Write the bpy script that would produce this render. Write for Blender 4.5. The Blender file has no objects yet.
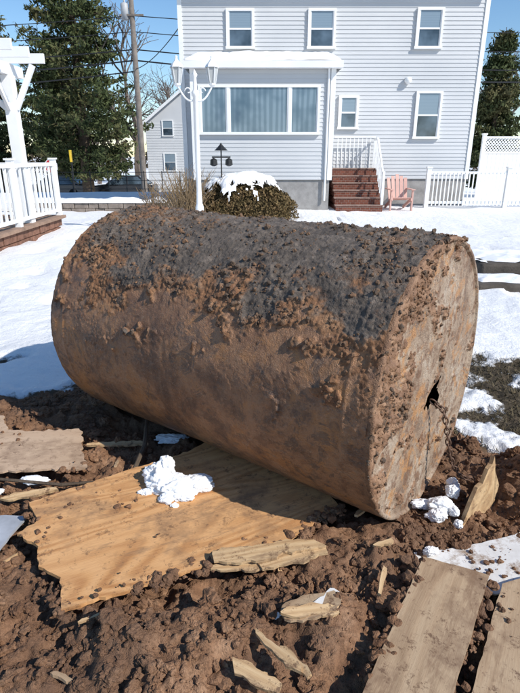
import bpy, math, random, bmesh
import numpy as np
from mathutils import Vector, Matrix
random.seed(3)
rng = np.random.default_rng(5)
scene = bpy.context.scene
COL = scene.collection

# ------------------------------------------------------------------ noise
def _h(ix, iy, iz, seed):
    n = (ix.astype(np.uint32)*np.uint32(374761393) + iy.astype(np.uint32)*np.uint32(668265263)
         + iz.astype(np.uint32)*np.uint32(2246822519) + np.uint32((seed*3266489917) & 0xffffffff))
    n = (n ^ (n >> np.uint32(13)))*np.uint32(1274126177)
    n = (n ^ (n >> np.uint32(16)))*np.uint32(2654435761)
    n = n ^ (n >> np.uint32(15))
    return n.astype(np.float64)/4294967295.0

def _arr(*a):
    return np.broadcast_arrays(*[np.asarray(q, dtype=np.float64) for q in a])

def vnoise(x, y, z=0.0, seed=0):
    x, y, z = _arr(x, y, z)
    fx, fy, fz = np.floor(x), np.floor(y), np.floor(z)
    ix, iy, iz = fx.astype(np.int64), fy.astype(np.int64), fz.astype(np.int64)
    tx, ty, tz = x-fx, y-fy, z-fz
    s = lambda t: t*t*t*(t*(t*6-15)+10)
    tx, ty, tz = s(tx), s(ty), s(tz)
    r = 0
    for dx in (0, 1):
        for dy in (0, 1):
            for dz in (0, 1):
                w = (tx if dx else 1-tx)*(ty if dy else 1-ty)*(tz if dz else 1-tz)
                r = r+w*_h(ix+dx, iy+dy, iz+dz, seed)
    return r*2-1

def fbm(x, y, z=0.0, o=4, g=.5, seed=0):
    x, y, z = _arr(x, y, z)
    r, a, f, t = 0, 1.0, 1.0, 0.0
    for i in range(o):
        r = r+a*vnoise(x*f+i*7.3, y*f+i*3.1, z*f+i*5.7, seed+i)
        t += a; a *= g; f *= 2.03
    return r/t*1.6

def worley(x, y, z=0.0, seed=0):
    x, y, z = _arr(x, y, z)
    ix, iy, iz = [np.floor(q).astype(np.int64) for q in (x, y, z)]
    best = np.full(x.shape, 9.0)
    for dx in (-1, 0, 1):
        for dy in (-1, 0, 1):
            for dz in (-1, 0, 1):
                cx, cy, cz = ix+dx, iy+dy, iz+dz
                px = cx+_h(cx, cy, cz, seed+11); py = cy+_h(cx, cy, cz, seed+12); pz = cz+_h(cx, cy, cz, seed+13)
                d = (px-x)**2+(py-y)**2+(pz-z)**2
                best = np.minimum(best, d)
    return np.sqrt(best)

def sst(t):
    t = np.clip(t, 0, 1)
    return t*t*(3-2*t)

# ------------------------------------------------------------------ materials
class M:
    def __init__(s, name):
        s.m = bpy.data.materials.new(name); s.m.use_nodes = True
        s.t = s.m.node_tree; s.n = s.t.nodes; s.b = s.n['Principled BSDF']
        s.co = s.n.new('ShaderNodeTexCoord').outputs['Object']
    def put(s, inp, v):
        if isinstance(v, bpy.types.NodeSocket): s.t.links.new(v, inp)
        elif isinstance(v, (tuple, list)) and len(v) == 3 and inp.type == 'RGBA': inp.default_value = (*v, 1)
        else: inp.default_value = v
    def map(s, scale, rot=(0, 0, 0)):
        n = s.n.new('ShaderNodeMapping'); s.put(n.inputs['Vector'], s.co)
        n.inputs['Scale'].default_value = scale; n.inputs['Rotation'].default_value = rot
        return n.outputs[0]
    def noise(s, scale, detail=4, rough=.55, vec=None, dist=0):
        n = s.n.new('ShaderNodeTexNoise'); s.put(n.inputs['Vector'], vec or s.co)
        n.inputs['Scale'].default_value = scale; n.inputs['Detail'].default_value = min(detail, 5)
        n.inputs['Roughness'].default_value = rough; n.inputs['Distortion'].default_value = dist
        return n.outputs['Fac']
    def vor(s, scale, vec=None, feat='F1'):
        n = s.n.new('ShaderNodeTexVoronoi'); n.feature = feat; s.put(n.inputs['Vector'], vec or s.co)
        n.inputs['Scale'].default_value = scale
        return n.outputs['Distance']
    def wave(s, scale, dist, vec, detail=2, dscale=1, dirn='Y', typ='BANDS'):
        n = s.n.new('ShaderNodeTexWave'); n.wave_type = typ
        if typ == 'BANDS': n.bands_direction = dirn
        s.put(n.inputs['Vector'], vec); n.inputs['Scale'].default_value = scale
        n.inputs['Distortion'].default_value = dist; n.inputs['Detail'].default_value = detail
        n.inputs['Detail Scale'].default_value = dscale
        return n.outputs['Fac']
    def attr(s, name):
        n = s.n.new('ShaderNodeAttribute'); n.attribute_name = name
        return n.outputs['Fac']
    def ramp(s, f, stops):
        n = s.n.new('ShaderNodeValToRGB'); s.put(n.inputs[0], f)
        e = n.color_ramp.elements
        while len(e) < len(stops): e.new(.5)
        for i, (p, c) in enumerate(stops):
            e[i].position = p
            e[i].color = (c, c, c, 1) if not isinstance(c, (tuple, list)) else (*c, 1)
        return n.outputs[0]
    def mix(s, f, a, b, mode='MIX'):
        n = s.n.new('ShaderNodeMix'); n.data_type = 'RGBA'; n.blend_type = mode
        s.put(n.inputs[0], f); s.put(n.inputs[6], a); s.put(n.inputs[7], b)
        return n.outputs[2]
    def mth(s, op, a, b=0.0, c=0.0):
        n = s.n.new('ShaderNodeMath'); n.operation = op
        s.put(n.inputs[0], a); s.put(n.inputs[1], b); s.put(n.inputs[2], c)
        return n.outputs[0]
    def bump(s, h, st=.5, d=.01):
        n = s.n.new('ShaderNodeBump'); s.put(n.inputs['Height'], h)
        n.inputs['Strength'].default_value = st; n.inputs['Distance'].default_value = d
        s.t.links.new(n.outputs[0], s.b.inputs['Normal'])
    def out(s, color=None, rough=None, metal=None, spec=None):
        if color is not None: s.put(s.b.inputs['Base Color'], color)
        if rough is not None: s.put(s.b.inputs['Roughness'], rough)
        if metal is not None: s.put(s.b.inputs['Metallic'], metal)
        if spec is not None: s.put(s.b.inputs['Specular IOR Level'], spec)
        return s.m

def simple(name, c, rough=.6, var=.15, scale=3, spec=.4, metal=0, bump=0):
    m = M(name)
    n = m.noise(scale, 4, .6)
    d = tuple(q*(1-var) for q in c); l = tuple(min(1, q*(1+var)) for q in c)
    if bump: m.bump(m.noise(scale*8, 5), bump, .01)
    return m.out(m.ramp(n, [(.3, d), (.7, l)]), rough, metal, spec)

def soilcolor(m):
    big = m.noise(2.2, 3, .6); mid = m.noise(14, 5, .65); fine = m.noise(90, 3, .7)
    c = m.ramp(mid, [(.28, (.135, .068, .038)), (.5, (.26, .142, .080)), (.72, (.40, .24, .145))])
    c = m.mix(m.ramp(big, [(.44, 0.0), (.62, .65)]), c, (.14, .082, .053))
    c = m.mix(m.ramp(fine, [(.35, .5), (.55, 0.0)]), c, (.08, .044, .026))
    return c

m = M('soil'); m.bump(m.mth('ADD', m.noise(60, 4, .7), m.noise(220, 2, .7)), .8, .008)
MAT_SOIL = m.out(soilcolor(m), .92, 0, .2)

# ground: soil / snow / grass blended by masks
m = M('ground')
a_soil, a_snow = m.attr('soil'), m.attr('snow')
nz = m.noise(5, 5, .7)
gr = m.ramp(m.noise(30, 5, .75), [(.3, (.035, .028, .018)), (.55, (.085, .065, .042)), (.75, (.17, .13, .085))])
c = m.mix(m.ramp(a_soil, [(.35, 0.0), (.6, 1.0)]), gr, soilcolor(m))
sf = m.mth('ADD', a_snow, m.mth('MULTIPLY', m.mth('SUBTRACT', nz, .5), .8))
sf = m.ramp(sf, [(.46, 0.0), (.56, 1.0)])
snowc = m.ramp(m.noise(1.3, 4, .6), [(.3, (.86, .86, .865)), (.7, (.92, .915, .91))])
snowc = m.mix(m.ramp(m.noise(40, 4, .8), [(.60, 0.0), (.70, .3)]), snowc, (.55, .48, .40))
c = m.mix(sf, c, snowc)
m.bump(m.mth('ADD', m.mth('ADD', m.noise(60, 4, .7), m.noise(220, 2, .7)), m.mth('MULTIPLY', m.noise(7, 5, .65), m.mth('MULTIPLY', sf, 7.0))), .8, .008)
MAT_GROUND = m.out(c, m.mth('SUBTRACT', .92, m.mth('MULTIPLY', sf, .3)), 0, .25)

m = M('snow'); m.bump(m.mth('ADD', m.noise(12, 5, .65), m.mth('MULTIPLY', m.noise(90, 3, .7), .3)), .5, .02)
MAT_SNOW = m.out(m.ramp(m.noise(6, 4), [(.35, (.83, .84, .855)), (.65, (.92, .915, .91))]), .6, 0, .3)

def wood(name, light, mid, dark, lines=26, dirt=.3, strength=.75):
    m = M(name)
    base = m.noise(1.0, 2, .45, m.map((.55, 3.2, 2.0)), .35)
    w = m.mth('ADD', m.mth('MULTIPLY', m.mth('SINE', m.mth('MULTIPLY', base, lines*6.283)), .5), .5)
    fi = m.noise(12, 5, .7, m.map((1.5, 45, 45)))
    c = m.ramp(w, [(.0, light), (.55, mid), (.97, dark)])
    lowv = m.noise(2.2, 4, .6, m.map((.7, 2.4, 1)))
    c = m.mix(m.ramp(lowv, [(.38, 0.0), (.60, .8)]), c, light)
    c = m.mix(.42, c, m.ramp(fi, [(.32, dark), (.6, light)]), 'MIX')
    kn = m.vor(2.6, m.map((1.0, 1.9, 1)))
    c = m.mix(m.ramp(kn, [(.03, .85), (.075, 0.0)]), c, tuple(q*.4 for q in dark))
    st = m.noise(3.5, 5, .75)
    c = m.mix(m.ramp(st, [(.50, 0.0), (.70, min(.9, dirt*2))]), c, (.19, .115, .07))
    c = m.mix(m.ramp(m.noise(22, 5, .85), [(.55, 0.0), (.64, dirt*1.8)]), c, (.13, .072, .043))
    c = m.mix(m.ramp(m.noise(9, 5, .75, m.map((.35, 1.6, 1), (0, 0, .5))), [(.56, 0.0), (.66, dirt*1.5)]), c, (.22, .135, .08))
    m.bump(m.mth('ADD', fi, m.mth('MULTIPLY', w, .25)), .35, .002)
    return m.out(c, .62, 0, .3)
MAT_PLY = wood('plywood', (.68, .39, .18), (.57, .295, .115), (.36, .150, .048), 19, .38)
MAT_BOARD = wood('weathered_plywood', (.47, .34, .215), (.41, .275, .165), (.25, .155, .088), 13, .45, .55)
MAT_CARD = wood('tan_board', (.54, .39, .27), (.50, .345, .23), (.41, .28, .18), 6, .34, .3)
MAT_SPLINT = wood('split_wood', (.62, .44, .25), (.49, .31, .15), (.30, .16, .07), 30, .45)
m = M('white_panel')
c = m.ramp(m.noise(5, 5, .7), [(.3, (.55, .53, .50)), (.6, (.74, .73, .71))])
c = m.mix(m.ramp(m.noise(9, 5, .75), [(.50, 0.0), (.63, .85)]), c, (.26, .17, .10))
MAT_PANEL = m.out(c, .5)
MAT_GREYB = simple('grey_board', (.36, .38, .42), .6, .25, 8)

# tank
m = M('rusty_steel')
cr, ru = m.attr('crust'), m.attr('rust')
p = m.noise(3.2, 5, .7, None, .5); q = m.noise(11, 5, .75); f = m.noise(70, 4, .75)
body = m.ramp(p, [(.30, (.11, .064, .044)), (.43, (.23, .118, .064)), (.52, (.36, .190, .100)), (.62, (.30, .165, .093)), (.74, (.42, .28, .185))])
body = m.mix(m.ramp(q, [(.50, 0.0), (.60, .7)]), body, (.12, .070, .048))
body = m.mix(m.ramp(m.noise(3.4, 5, .75, None, .8), [(.52, 0.0), (.62, .75)]), body, (.44, .205, .075))
body = m.mix(m.ramp(m.noise(4.5, 5, .85, None, 1.2), [(.56, 0.0), (.61, .65)]), body, (.095, .072, .060))
streak = m.noise(9, 4, .6, m.map((3, .5, .5)))
body = m.mix(m.ramp(streak, [(.5, 0.0), (.75, .4)]), body, (.38, .235, .145))
body = m.mix(m.ramp(f, [(.56, 0.0), (.70, .5)]), body, (.46, .30, .19))
body = m.mix(m.ramp(f, [(.3, .6), (.42, 0.0)]), body, (.06, .036, .024))
crc = m.ramp(q, [(.3, (.060, .048, .040)), (.5, (.125, .100, .080)), (.68, (.22, .175, .140))])
rst = m.ramp(q, [(.3, (.14, .066, .034)), (.5, (.28, .140, .068)), (.72, (.40, .23, .125))])
rf = m.mth('ADD', ru, m.mth('MULTIPLY', m.mth('SUBTRACT', m.noise(5, 5, .75), .47), 2.8))
crc = m.mix(m.ramp(rf, [(.32, 0.0), (.65, 1.0)]), crc, rst)
crc = m.mix(m.ramp(f, [(.3, .6), (.5, 0.0)]), crc, (.035, .024, .018))
m.bump(m.mth('ADD', f, m.mth('MULTIPLY', m.noise(200, 2, .7), .6)), .9, .007)
cm = m.ramp(cr, [(.25, 0.0), (.55, 1.0)])
MAT_TANK = m.out(m.mix(cm, body, crc), m.mth('ADD', .46, m.mth('MULTIPLY', cm, .42)), .0, .45)
m = M('steel_head')
cr = m.attr('crust')
hb = m.ramp(m.noise(4, 5, .72, None, .6), [(.3, (.14, .095, .068)), (.42, (.27, .185, .125)), (.54, (.38, .285, .205)), (.66, (.45, .37, .29)), (.76, (.28, .23, .19))])
hb = m.mix(m.ramp(m.noise(11, 5, .78), [(.50, 0.0), (.59, .8)]), hb, (.17, .085, .045))
hb = m.mix(m.ramp(m.noise(7, 5, .8, None, .7), [(.54, 0.0), (.60, .7)]), hb, (.45, .22, .08))
hb = m.mix(m.ramp(m.noise(50, 4, .75), [(.34, .6), (.46, 0.0)]), hb, (.06, .04, .03))
hc = m.ramp(m.noise(16, 5, .7), [(.3, (.13, .066, .038)), (.5, (.25, .14, .080)), (.7, (.38, .23, .14))])
m.bump(m.mth('ADD', m.noise(60, 4, .7), m.noise(180, 2, .7)), .8, .007)
MAT_HEAD = m.out(m.mix(m.ramp(cr, [(.25, 0.0), (.55, 1.0)]), hb, hc), .6, 0, .4)
m = M('mud_clod'); m.bump(m.noise(120, 4, .7), .8, .005)
MAT_MUD = m.out(m.ramp(m.noise(7, 5, .8), [(.42, (.095, .072, .056)), (.54, (.17, .105, .066)), (.66, (.31, .17, .095))]), .9, 0, .2)
MAT_CHAIN = simple('rusted_chain', (.13, .075, .05), .6, .4, 60, .5, .4)

# house
m = M('vinyl_siding'); 
c = m.ramp(m.noise(.7, 3), [(.3, (.53, .545, .56)), (.7, (.595, .605, .615))])
m.bump(m.noise(6, 3, .5, m.map((.3, 1, 30))), .1, .004)
MAT_SID = m.out(c, .5, 0, .3)
MAT_WHITE = simple('white_paint', (.80, .81, .81), .45, .06, 2)
MAT_CONC = simple('concrete', (.30, .29, .28), .85, .2, 5, .2, 0, .4)
m = M('red_brick')
b = m.n.new('ShaderNodeTexBrick'); m.put(b.inputs['Vector'], m.map((1, 1, 1), (math.radians(90), 0, 0)))
b.inputs['Scale'].default_value = 4; b.inputs['Color1'].default_value = (.20, .07, .045, 1); b.inputs['Color2'].default_value = (.13, .045, .03, 1)
b.inputs['Mortar'].default_value = (.26, .22, .19, 1); b.inputs['Mortar Size'].default_value = .012
MAT_BRICKR = m.out(b.outputs[0], .85, 0, .2)
m = M('window_glass'); MAT_GLASS = m.out(m.ramp(m.noise(1.3, 3), [(.4, (.03, .045, .06)), (.6, (.10, .14, .18))]), .06, 0, .8)
m = M('window_blind'); MAT_BLIND = m.out(m.ramp(m.wave(14, 0, m.co, 0, 1, 'Z'), [(.3, (.16, .22, .27)), (.7, (.25, .32, .38))]), .12, 0, .8)
m = M('curtained_glass')
cw = m.wave(2.2, 5, m.map((1, .2, .1)), 3, 1, 'X')
MAT_CURT = m.out(m.mix(m.ramp(m.noise(1.1, 3), [(.40, 0.0), (.60, 1.0)]), m.ramp(cw, [(.2, (.13, .19, .235)), (.8, (.20, .27, .32))]), (.07, .12, .165)), .08, 0, .8)
MAT_SHINGLE = simple('roof_shingle', (.09, .085, .085), .9, .35, 12, .1)
MAT_BARK = simple('bark', (.10, .075, .055), .95, .35, 9, .1, 0, .6)
MAT_BARKG = simple('bark_grey', (.17, .14, .12), .95, .3, 9, .1)
MAT_POLE = simple('pole_wood', (.22, .19, .165), .9, .25, 4, .1)
def foliage(name, a, b, c3, sc=1.3):
    m = M(name); c = m.ramp(m.noise(sc, 4, .7), [(.35, a), (.5, b), (.68, c3)])
    return m.out(c, .8, 0, .15)
MAT_PINE = foliage('pine_needles', (.034, .048, .020), (.068, .086, .034), (.13, .115, .052), .5)
MAT_HEDGE = foliage('hedge_leaves', (.07, .055, .025), (.15, .105, .048), (.22, .14, .07), 5)
MAT_GRASS = foliage('grass_blades', (.06, .050, .028), (.11, .088, .052), (.20, .16, .10), 6)
MAT_BLACK = simple('black_metal', (.02, .02, .02), .4, .2, 5)
MAT_CARP = simple('car_paint', (.018, .02, .025), .2, .1, 2, .6)
MAT_CARG = simple('car_paint_grey', (.06, .065, .07), .25, .1, 2, .6)
MAT_TYRE = simple('tyre', (.02, .02, .02), .9, .1, 5, .1)
MAT_PINK = simple('salmon_plastic', (.60, .36, .30), .55, .08, 4)
MAT_RED = simple('sign_red', (.50, .02, .025), .4, .05, 4)
MAT_YEL = simple('sign_yellow', (.75, .50, .03), .4, .05, 4)
MAT_ASPH = simple('asphalt', (.05, .05, .052), .9, .2, 4, .2)
MAT_STONE = simple('wall_stone', (.24, .20, .17), .9, .4, 5, .2, 0, .5)
m = M('lantern_glass'); MAT_LGL = m.out((.45, .47, .47), .2, 0, .6)

# ------------------------------------------------------------------ mesh helpers
def obj(name, v, f, mat, parent=None, smooth=False, attrs=None, loc=None, rot=None):
    me = bpy.data.meshes.new(name)
    if isinstance(v, np.ndarray): v = v.tolist()
    if isinstance(f, np.ndarray): f = f.tolist()
    me.from_pydata(v, [], f)
    if attrs:
        for k, a in attrs.items():
            at = me.attributes.new(k, 'FLOAT', 'POINT'); at.data.foreach_set('value', np.asarray(a, dtype=np.float32).ravel())
    if mat: me.materials.append(mat)
    if smooth: me.polygons.foreach_set('use_smooth', [True]*len(me.polygons))
    me.update()
    o = bpy.data.objects.new(name, me); COL.objects.link(o)
    if loc: o.location = loc
    if rot: o.rotation_euler = rot
    if parent: o.parent = parent
    return o
def empty(name):
    o = bpy.data.objects.new(name, None); COL.objects.link(o); o.empty_display_size = .2
    return o

class MB:
    def __init__(s): s.v = []; s.f = []
    def box(s, x0, x1, y0, y1, z0, z1):
        n = len(s.v)
        s.v += [(x0,y0,z0),(x1,y0,z0),(x1,y1,z0),(x0,y1,z0),(x0,y0,z1),(x1,y0,z1),(x1,y1,z1),(x0,y1,z1)]
        s.f += [(n+a,n+b,n+c,n+d) for a,b,c,d in ((0,3,2,1),(4,5,6,7),(0,1,5,4),(1,2,6,5),(2,3,7,6),(3,0,4,7))]
        return s
    def tube(s, pts, rad, seg=8, cap=True):
        pts = [Vector(p) for p in pts]
        if not isinstance(rad, (list, tuple)): rad = [rad]*len(pts)
        n0 = len(s.v)
        for i, p in enumerate(pts):
            d = (pts[min(i+1, len(pts)-1)]-pts[max(i-1, 0)]).normalized()
            up = Vector((0, 0, 1)) if abs(d.z) < .9 else Vector((1, 0, 0))
            a = d.cross(up).normalized(); b = d.cross(a)
            for k in range(seg):
                t = 2*math.pi*k/seg
                q = p+(a*math.cos(t)+b*math.sin(t))*rad[i]
                s.v.append(tuple(q))
        for i in range(len(pts)-1):
            for k in range(seg):
                k2 = (k+1) % seg
                s.f.append((n0+i*seg+k, n0+i*seg+k2, n0+(i+1)*seg+k2, n0+(i+1)*seg+k))
        if cap:
            s.f.append(tuple(n0+k for k in range(seg))[::-1]); s.f.append(tuple(n0+(len(pts)-1)*seg+k for k in range(seg)))
        return s
    def bar(s, p, q, w, h):   # rectangular bar between points
        p, q = Vector(p), Vector(q); d = (q-p).normalized()
        up = Vector((0, 0, 1)) if abs(d.z) < .95 else Vector((0, 1, 0))
        a = d.cross(up).normalized()*w/2; b = d.cross(a).normalized()*h/2
        n = len(s.v)
        for c in (p, q):
            s.v += [tuple(c+a+b), tuple(c-a+b), tuple(c-a-b), tuple(c+a-b)]
        s.f += [(n,n+1,n+2,n+3),(n+7,n+6,n+5,n+4)]+[(n+i, n+4+i, n+4+(i+1)%4, n+(i+1)%4) for i in range(4)]
        return s
    def poly(s, pts):
        n = len(s.v); s.v += [tuple(p) for p in pts]; s.f.append(tuple(range(n, n+len(pts)))); return s
    def lathe(s, cx, cy, prof, seg=12):
        n = len(s.v)
        for r, z in prof:
            for k in range(seg):
                t = 2*math.pi*k/seg; s.v.append((cx+r*math.cos(t), cy+r*math.sin(t), z))
        for i in range(len(prof)-1):
            for k in range(seg):
                k2 = (k+1) % seg; s.f.append((n+i*seg+k, n+i*seg+k2, n+(i+1)*seg+k2, n+(i+1)*seg+k))
        return s
    def obj(s, name, mat, parent=None, smooth=False, bevel=0):
        o = obj(name, s.v, s.f, mat, parent, smooth)
        if bevel:
            b = o.modifiers.new('bevel', 'BEVEL'); b.width = bevel; b.segments = 2
        return o

def icobase(sub):
    bm = bmesh.new(); bmesh.ops.create_icosphere(bm, subdivisions=sub, radius=1)
    v = np.array([x.co[:] for x in bm.verts]); f = np.array([[q.index for q in x.verts] for x in bm.faces]); bm.free()
    return v, f

def clods(name, pos, rad, mat, parent=None, sub=2, amp=.35, freq=1.3, squash=(1, 1, .75), smooth=False):
    v, f = icobase(sub); n = len(pos); k = len(v)
    pos = np.asarray(pos); rad = np.asarray(rad)
    off = rng.random((n, 3))*100
    P = v[None]*freq+off[:, None, :]
    d = 1+amp*fbm(P[..., 0], P[..., 1], P[..., 2], 3, .6)
    st = 1+(rng.random((n, 1, 3))-.5)*.7
    V = v[None]*d[..., None]*st*np.array(squash)*rad[:, None, None]
    a = rng.random(n)*6.28; ca, sa = np.cos(a)[:, None], np.sin(a)[:, None]
    X = V[..., 0]*ca-V[..., 1]*sa; Y = V[..., 0]*sa+V[..., 1]*ca
    V = np.stack([X, Y, V[..., 2]], -1)+pos[:, None, :]
    F = (f[None]+(np.arange(n)*k)[:, None, None]).reshape(-1, 3)
    return obj(name, V.reshape(-1, 3), F, mat, parent, smooth)

def inpoly(x, y, poly):
    r = np.zeros(np.shape(x), bool); n = len(poly); j = n-1
    for i in range(n):
        xi, yi = poly[i][:2]; xj, yj = poly[j][:2]
        c = ((yi > y) != (yj > y)) & (x < (xj-xi)*(y-yi)/(yj-yi+1e-12)+xi)
        r ^= c; j = i
    return r

# ------------------------------------------------------------------ board outlines (metres, world)
PLY = [(-.65,1.31),(-.30,1.465),(.12,1.65),(.33,1.86),(.29,1.97),(-.05,2.22),(-.27,2.36),(-.36,2.26),(-.62,2.10),(-.98,1.86),(-.90,1.75),(-.95,1.67),(-.84,1.60),(-.80,1.50),(-.70,1.45)]
BRD_A = [(.60,1.54),(.70,1.50),(.805,1.45),(.54,1.035),(.36,.72),(.09,.72),(.29,1.035)]
BRD_B = [(.845,1.43),(1.15,1.53),(1.25,1.0),(1.0,.70),(.42,.72),(.565,1.0)]
PANEL = [(.60,1.64),(.82,1.67),(1.25,1.80),(1.35,1.55),(1.1,1.48),(.83,1.43),(.60,1.5)]
CARD = [(-.82,2.16),(-.90,2.30),(-.93,2.42),(-.99,2.53),(-1.25,2.50),(-1.38,2.52),(-1.47,2.68),(-2.0,2.75),(-1.9,2.10),(-1.3,2.12)]
GREYB = [(-.99,1.84),(-1.02,1.60),(-1.5,1.5),(-1.55,1.85)]
clampers = [(PLY, .075), (BRD_A, .085), (BRD_B, .06), (PANEL, .035), (CARD, .07), (GREYB, .04)]

# ------------------------------------------------------------------ ground
def axis(lo, hi, d, far_lo, far_hi, g=1.035):
    a = list(np.arange(lo, hi, d))
    up = [hi]; s = d
    while up[-1] < far_hi: s *= g; up.append(up[-1]+s)
    dn = []; s = d; q = lo
    while q > far_lo: s *= g*1.02; q -= s; dn.append(q)
    return np.array(dn[::-1]+a+up)

def ground_fields(x, y, detail=True):
    yb = np.interp(x, [-6,-3,-1.5,-.8,.2,.9,1.15,1.5,2.5,6], [3.15,3.2,3.25,3.5,3.9,3.3,2.5,2.25,2.2,2.1])
    n1 = fbm(x*1.6, y*1.6, 0, 4, .55, 3)
    soil = sst(.5+(yb-y)/.35+n1*.55)
    melt = np.exp(-(((x-1.75)/1.0)**2+((y-2.95)/1.0)**2)**1.5)*.82
    melt = melt+.50*np.exp(-(((x-2.2)/.5)**2+((y-4.7)/.25)**2))
    melt = melt+.45*np.exp(-(((x-4.2)/2.2)**2+((y-10.3)/.4)**2))
    melt = melt+.46*np.exp(-(((x+2.1)/.8)**2+((y-3.75)/.16)**2))
    melt = melt+.35*sst((y-19)/8)*sst((-x-2)/3)
    n2 = fbm(x*.9, y*.9, 2.0, 5, .62, 9)*(1-.5*np.clip(melt*1.5, 0, 1))+1.0*fbm(x*3.6, y*3.6, 2.0, 4, .6, 19)*np.clip(melt*2, 0, 1)
    snow = (1-soil)*np.clip(1.05-melt*.88+n2*.30, 0, 1)
    snow = np.where(soil > .8, 0, snow)
    z = -1.4*sst((y-22)/13)
    z = z+.03*fbm(x*.25, y*.25, 5, 3, .5, 21)*np.clip(np.hypot(x, y-2)/6, 0, 1)
    s2 = sst((snow-.45)/.25)
    z = z+s2*(.035+.024*fbm(x*2.1, y*2.1, 1, 4, .55, 4))
    dents = sst((.34-worley(x*1.9, y*1.4, 0, 31))/.12)*(fbm(x*.3, y*.3, 0, 2, .5, 8) > -.2)
    z = z-s2*dents*.055*(y < 18)
    z = z+(1-s2)*(1-soil)*.012*fbm(x*14, y*14, 0, 3, .6, 5)
    g = lambda cx, cy, r, a: a*np.exp(-((x-cx)**2+(y-cy)**2)/r**2)
    md = g(-.42,1.12,.22,.09)+g(-.1,1.22,.2,.09)+g(.28,1.62,.2,.09)+g(.22,1.28,.16,.07)+g(1.28,2.08,.2,.17)+g(.55,1.78,.15,.06)+g(-.75,2.0,.2,.03)+g(-1.1,2.95,.3,.05)+g(-1.0,1.2,.25,.05)
    sz = md+.034*fbm(x*4, y*4, 0, 4, .55, 40)+.028*fbm(x*11, y*11, 0, 3, .6, 41)
    if detail:
        wx, wy = x+.02*fbm(x*15, y*15, 0, 2, .5, 55), y+.02*fbm(x*15, y*15, 3, 2, .5, 56)
        sz = sz+.030*np.clip(.62-worley(wx*17, wy*17, 0, 61), 0, 1)/.62*(.5+fbm(x*5,y*5,0,2,.5,71))
        sz = sz+.015*np.clip(.6-worley(wx*38, wy*38, 0, 62), 0, 1)/.6+.006*fbm(x*90, y*90, 0, 2, .6, 63)
    dx, dy = x+.012, y-2.589
    al = dx*.8-dy*.6; ac = dx*.6+dy*.8
    under = sst((.32-np.abs(ac))/.12)*sst((1.0-np.abs(al))/.15)
    sz = sz*(1-under)-.005*under
    z = z+soil*sz
    for poly, zc in clampers:
        ins = inpoly(x, y, poly)
        z = np.where(ins & (z > zc), zc-.006, z)
    return z, soil, snow

xs = axis(-1.75, 1.75, .0085, -700, 700)
ys = axis(.75, 3.35, .0085, -60, 900)
GX, GY = np.meshgrid(xs, ys)
gz, gs, gn = ground_fields(GX, GY)
nx, ny = len(xs), len(ys)
idx = np.arange(nx*ny).reshape(ny, nx)
F = np.stack([idx[:-1,:-1], idx[:-1,1:], idx[1:,1:], idx[1:,:-1]], -1).reshape(-1, 4)
V = np.stack([GX, GY, gz], -1).reshape(-1, 3)
obj('ground', V, F, MAT_GROUND, None, True, {'soil': gs, 'snow': gn})

# clods of soil
def scatter(n, x0, x1, y0, y1, rmin, rmax, p, bias=None):
    x = rng.uniform(x0, x1, n); y = rng.uniform(y0, y1, n)
    dens = sst((fbm(x*4, y*4, 0, 3, .5, 77)+.35)/.5)
    z, s, sn = ground_fields(x, y)
    ins = np.zeros(n, bool)
    for poly, zc in clampers: ins |= inpoly(x, y, poly)
    dx, dy = x+.012, y-2.589
    tank = (np.abs(dx*.6+dy*.8) < .40) & (np.abs(dx*.8-dy*.6) < .93)
    k = (s > .5) & (~ins) & (~tank) & (rng.random(n) < .25+.75*dens)
    x, y, z = x[k], y[k], z[k]
    r = rmin*(rmax/rmin)**(rng.random(len(x))**p)
    return np.stack([x, y, z+r*.25], -1), r
se = empty('soil_clods')
P, R = scatter(15000, -1.6, 1.75, .8, 3.3, .003, .012, 1.2); clods('crumbs', P, R, MAT_SOIL, se, 1, .3)
P, R = scatter(4200, -1.6, 1.75, .85, 3.2, .010, .026, 1.6); clods('lumps', P, R, MAT_SOIL, se, 3, .5, 1.6)
P, R = scatter(330, -1.5, 1.7, .85, 2.9, .025, .048, 1.5); clods('big_lumps', P, R, MAT_SOIL, se, 4, .55, 1.5)
# crumbs on boards
P, R = [], []
for poly, zc, n in ((PLY, .112, 1100), (BRD_A, .116, 1300), (BRD_B, .098, 700), (CARD, .098, 400), (PANEL, .053, 400)):
    xs_ = [q[0] for q in poly]; ys_ = [q[1] for q in poly]
    x = rng.uniform(min(xs_), max(xs_), n); y = rng.uniform(min(ys_), max(ys_), n); k = inpoly(x, y, poly)
    k &= fbm(x*4.5, y*4.5, 0, 3, .6, 15) > .24
    for a, b in zip(x[k], y[k]):
        r = .0012+.010*random.random()**4.5; P.append((a, b, zc+r*.3)); R.append(r)
def edge_spill(p, q, z, n, spread):
    for i in range(n):
        t = random.random(); 
        if fbm(np.array([t*7+p[0]*5]), np.array([.0]), 0, 2, .5, 33)[0] < -.05: continue
        r = .003+.016*random.random()**2.2
        P.append((p[0]+(q[0]-p[0])*t+random.gauss(0, spread), p[1]+(q[1]-p[1])*t+random.gauss(0, spread)+.004, z-.008+random.uniform(-.01, .006))); R.append(r)
edge_spill((-.65,1.31), (.12,1.65), .106, 330, .020)
edge_spill((.12,1.65), (.33,1.86), .106, 120, .022)
edge_spill((-.98,1.86), (-.65,1.31), .10, 120, .018)
edge_spill((.60,1.54), (.29,1.035), .112, 200, .014)
edge_spill((.805,1.45), (.54,1.035), .10, 160, .016)
edge_spill((.60,1.64), (1.25,1.80), .05, 170, .02)
edge_spill((-.82,2.16), (-1.9,2.10), .09, 150, .02)
clods('board_crumbs', P, R, MAT_SOIL, se, 2, .45)

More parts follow.
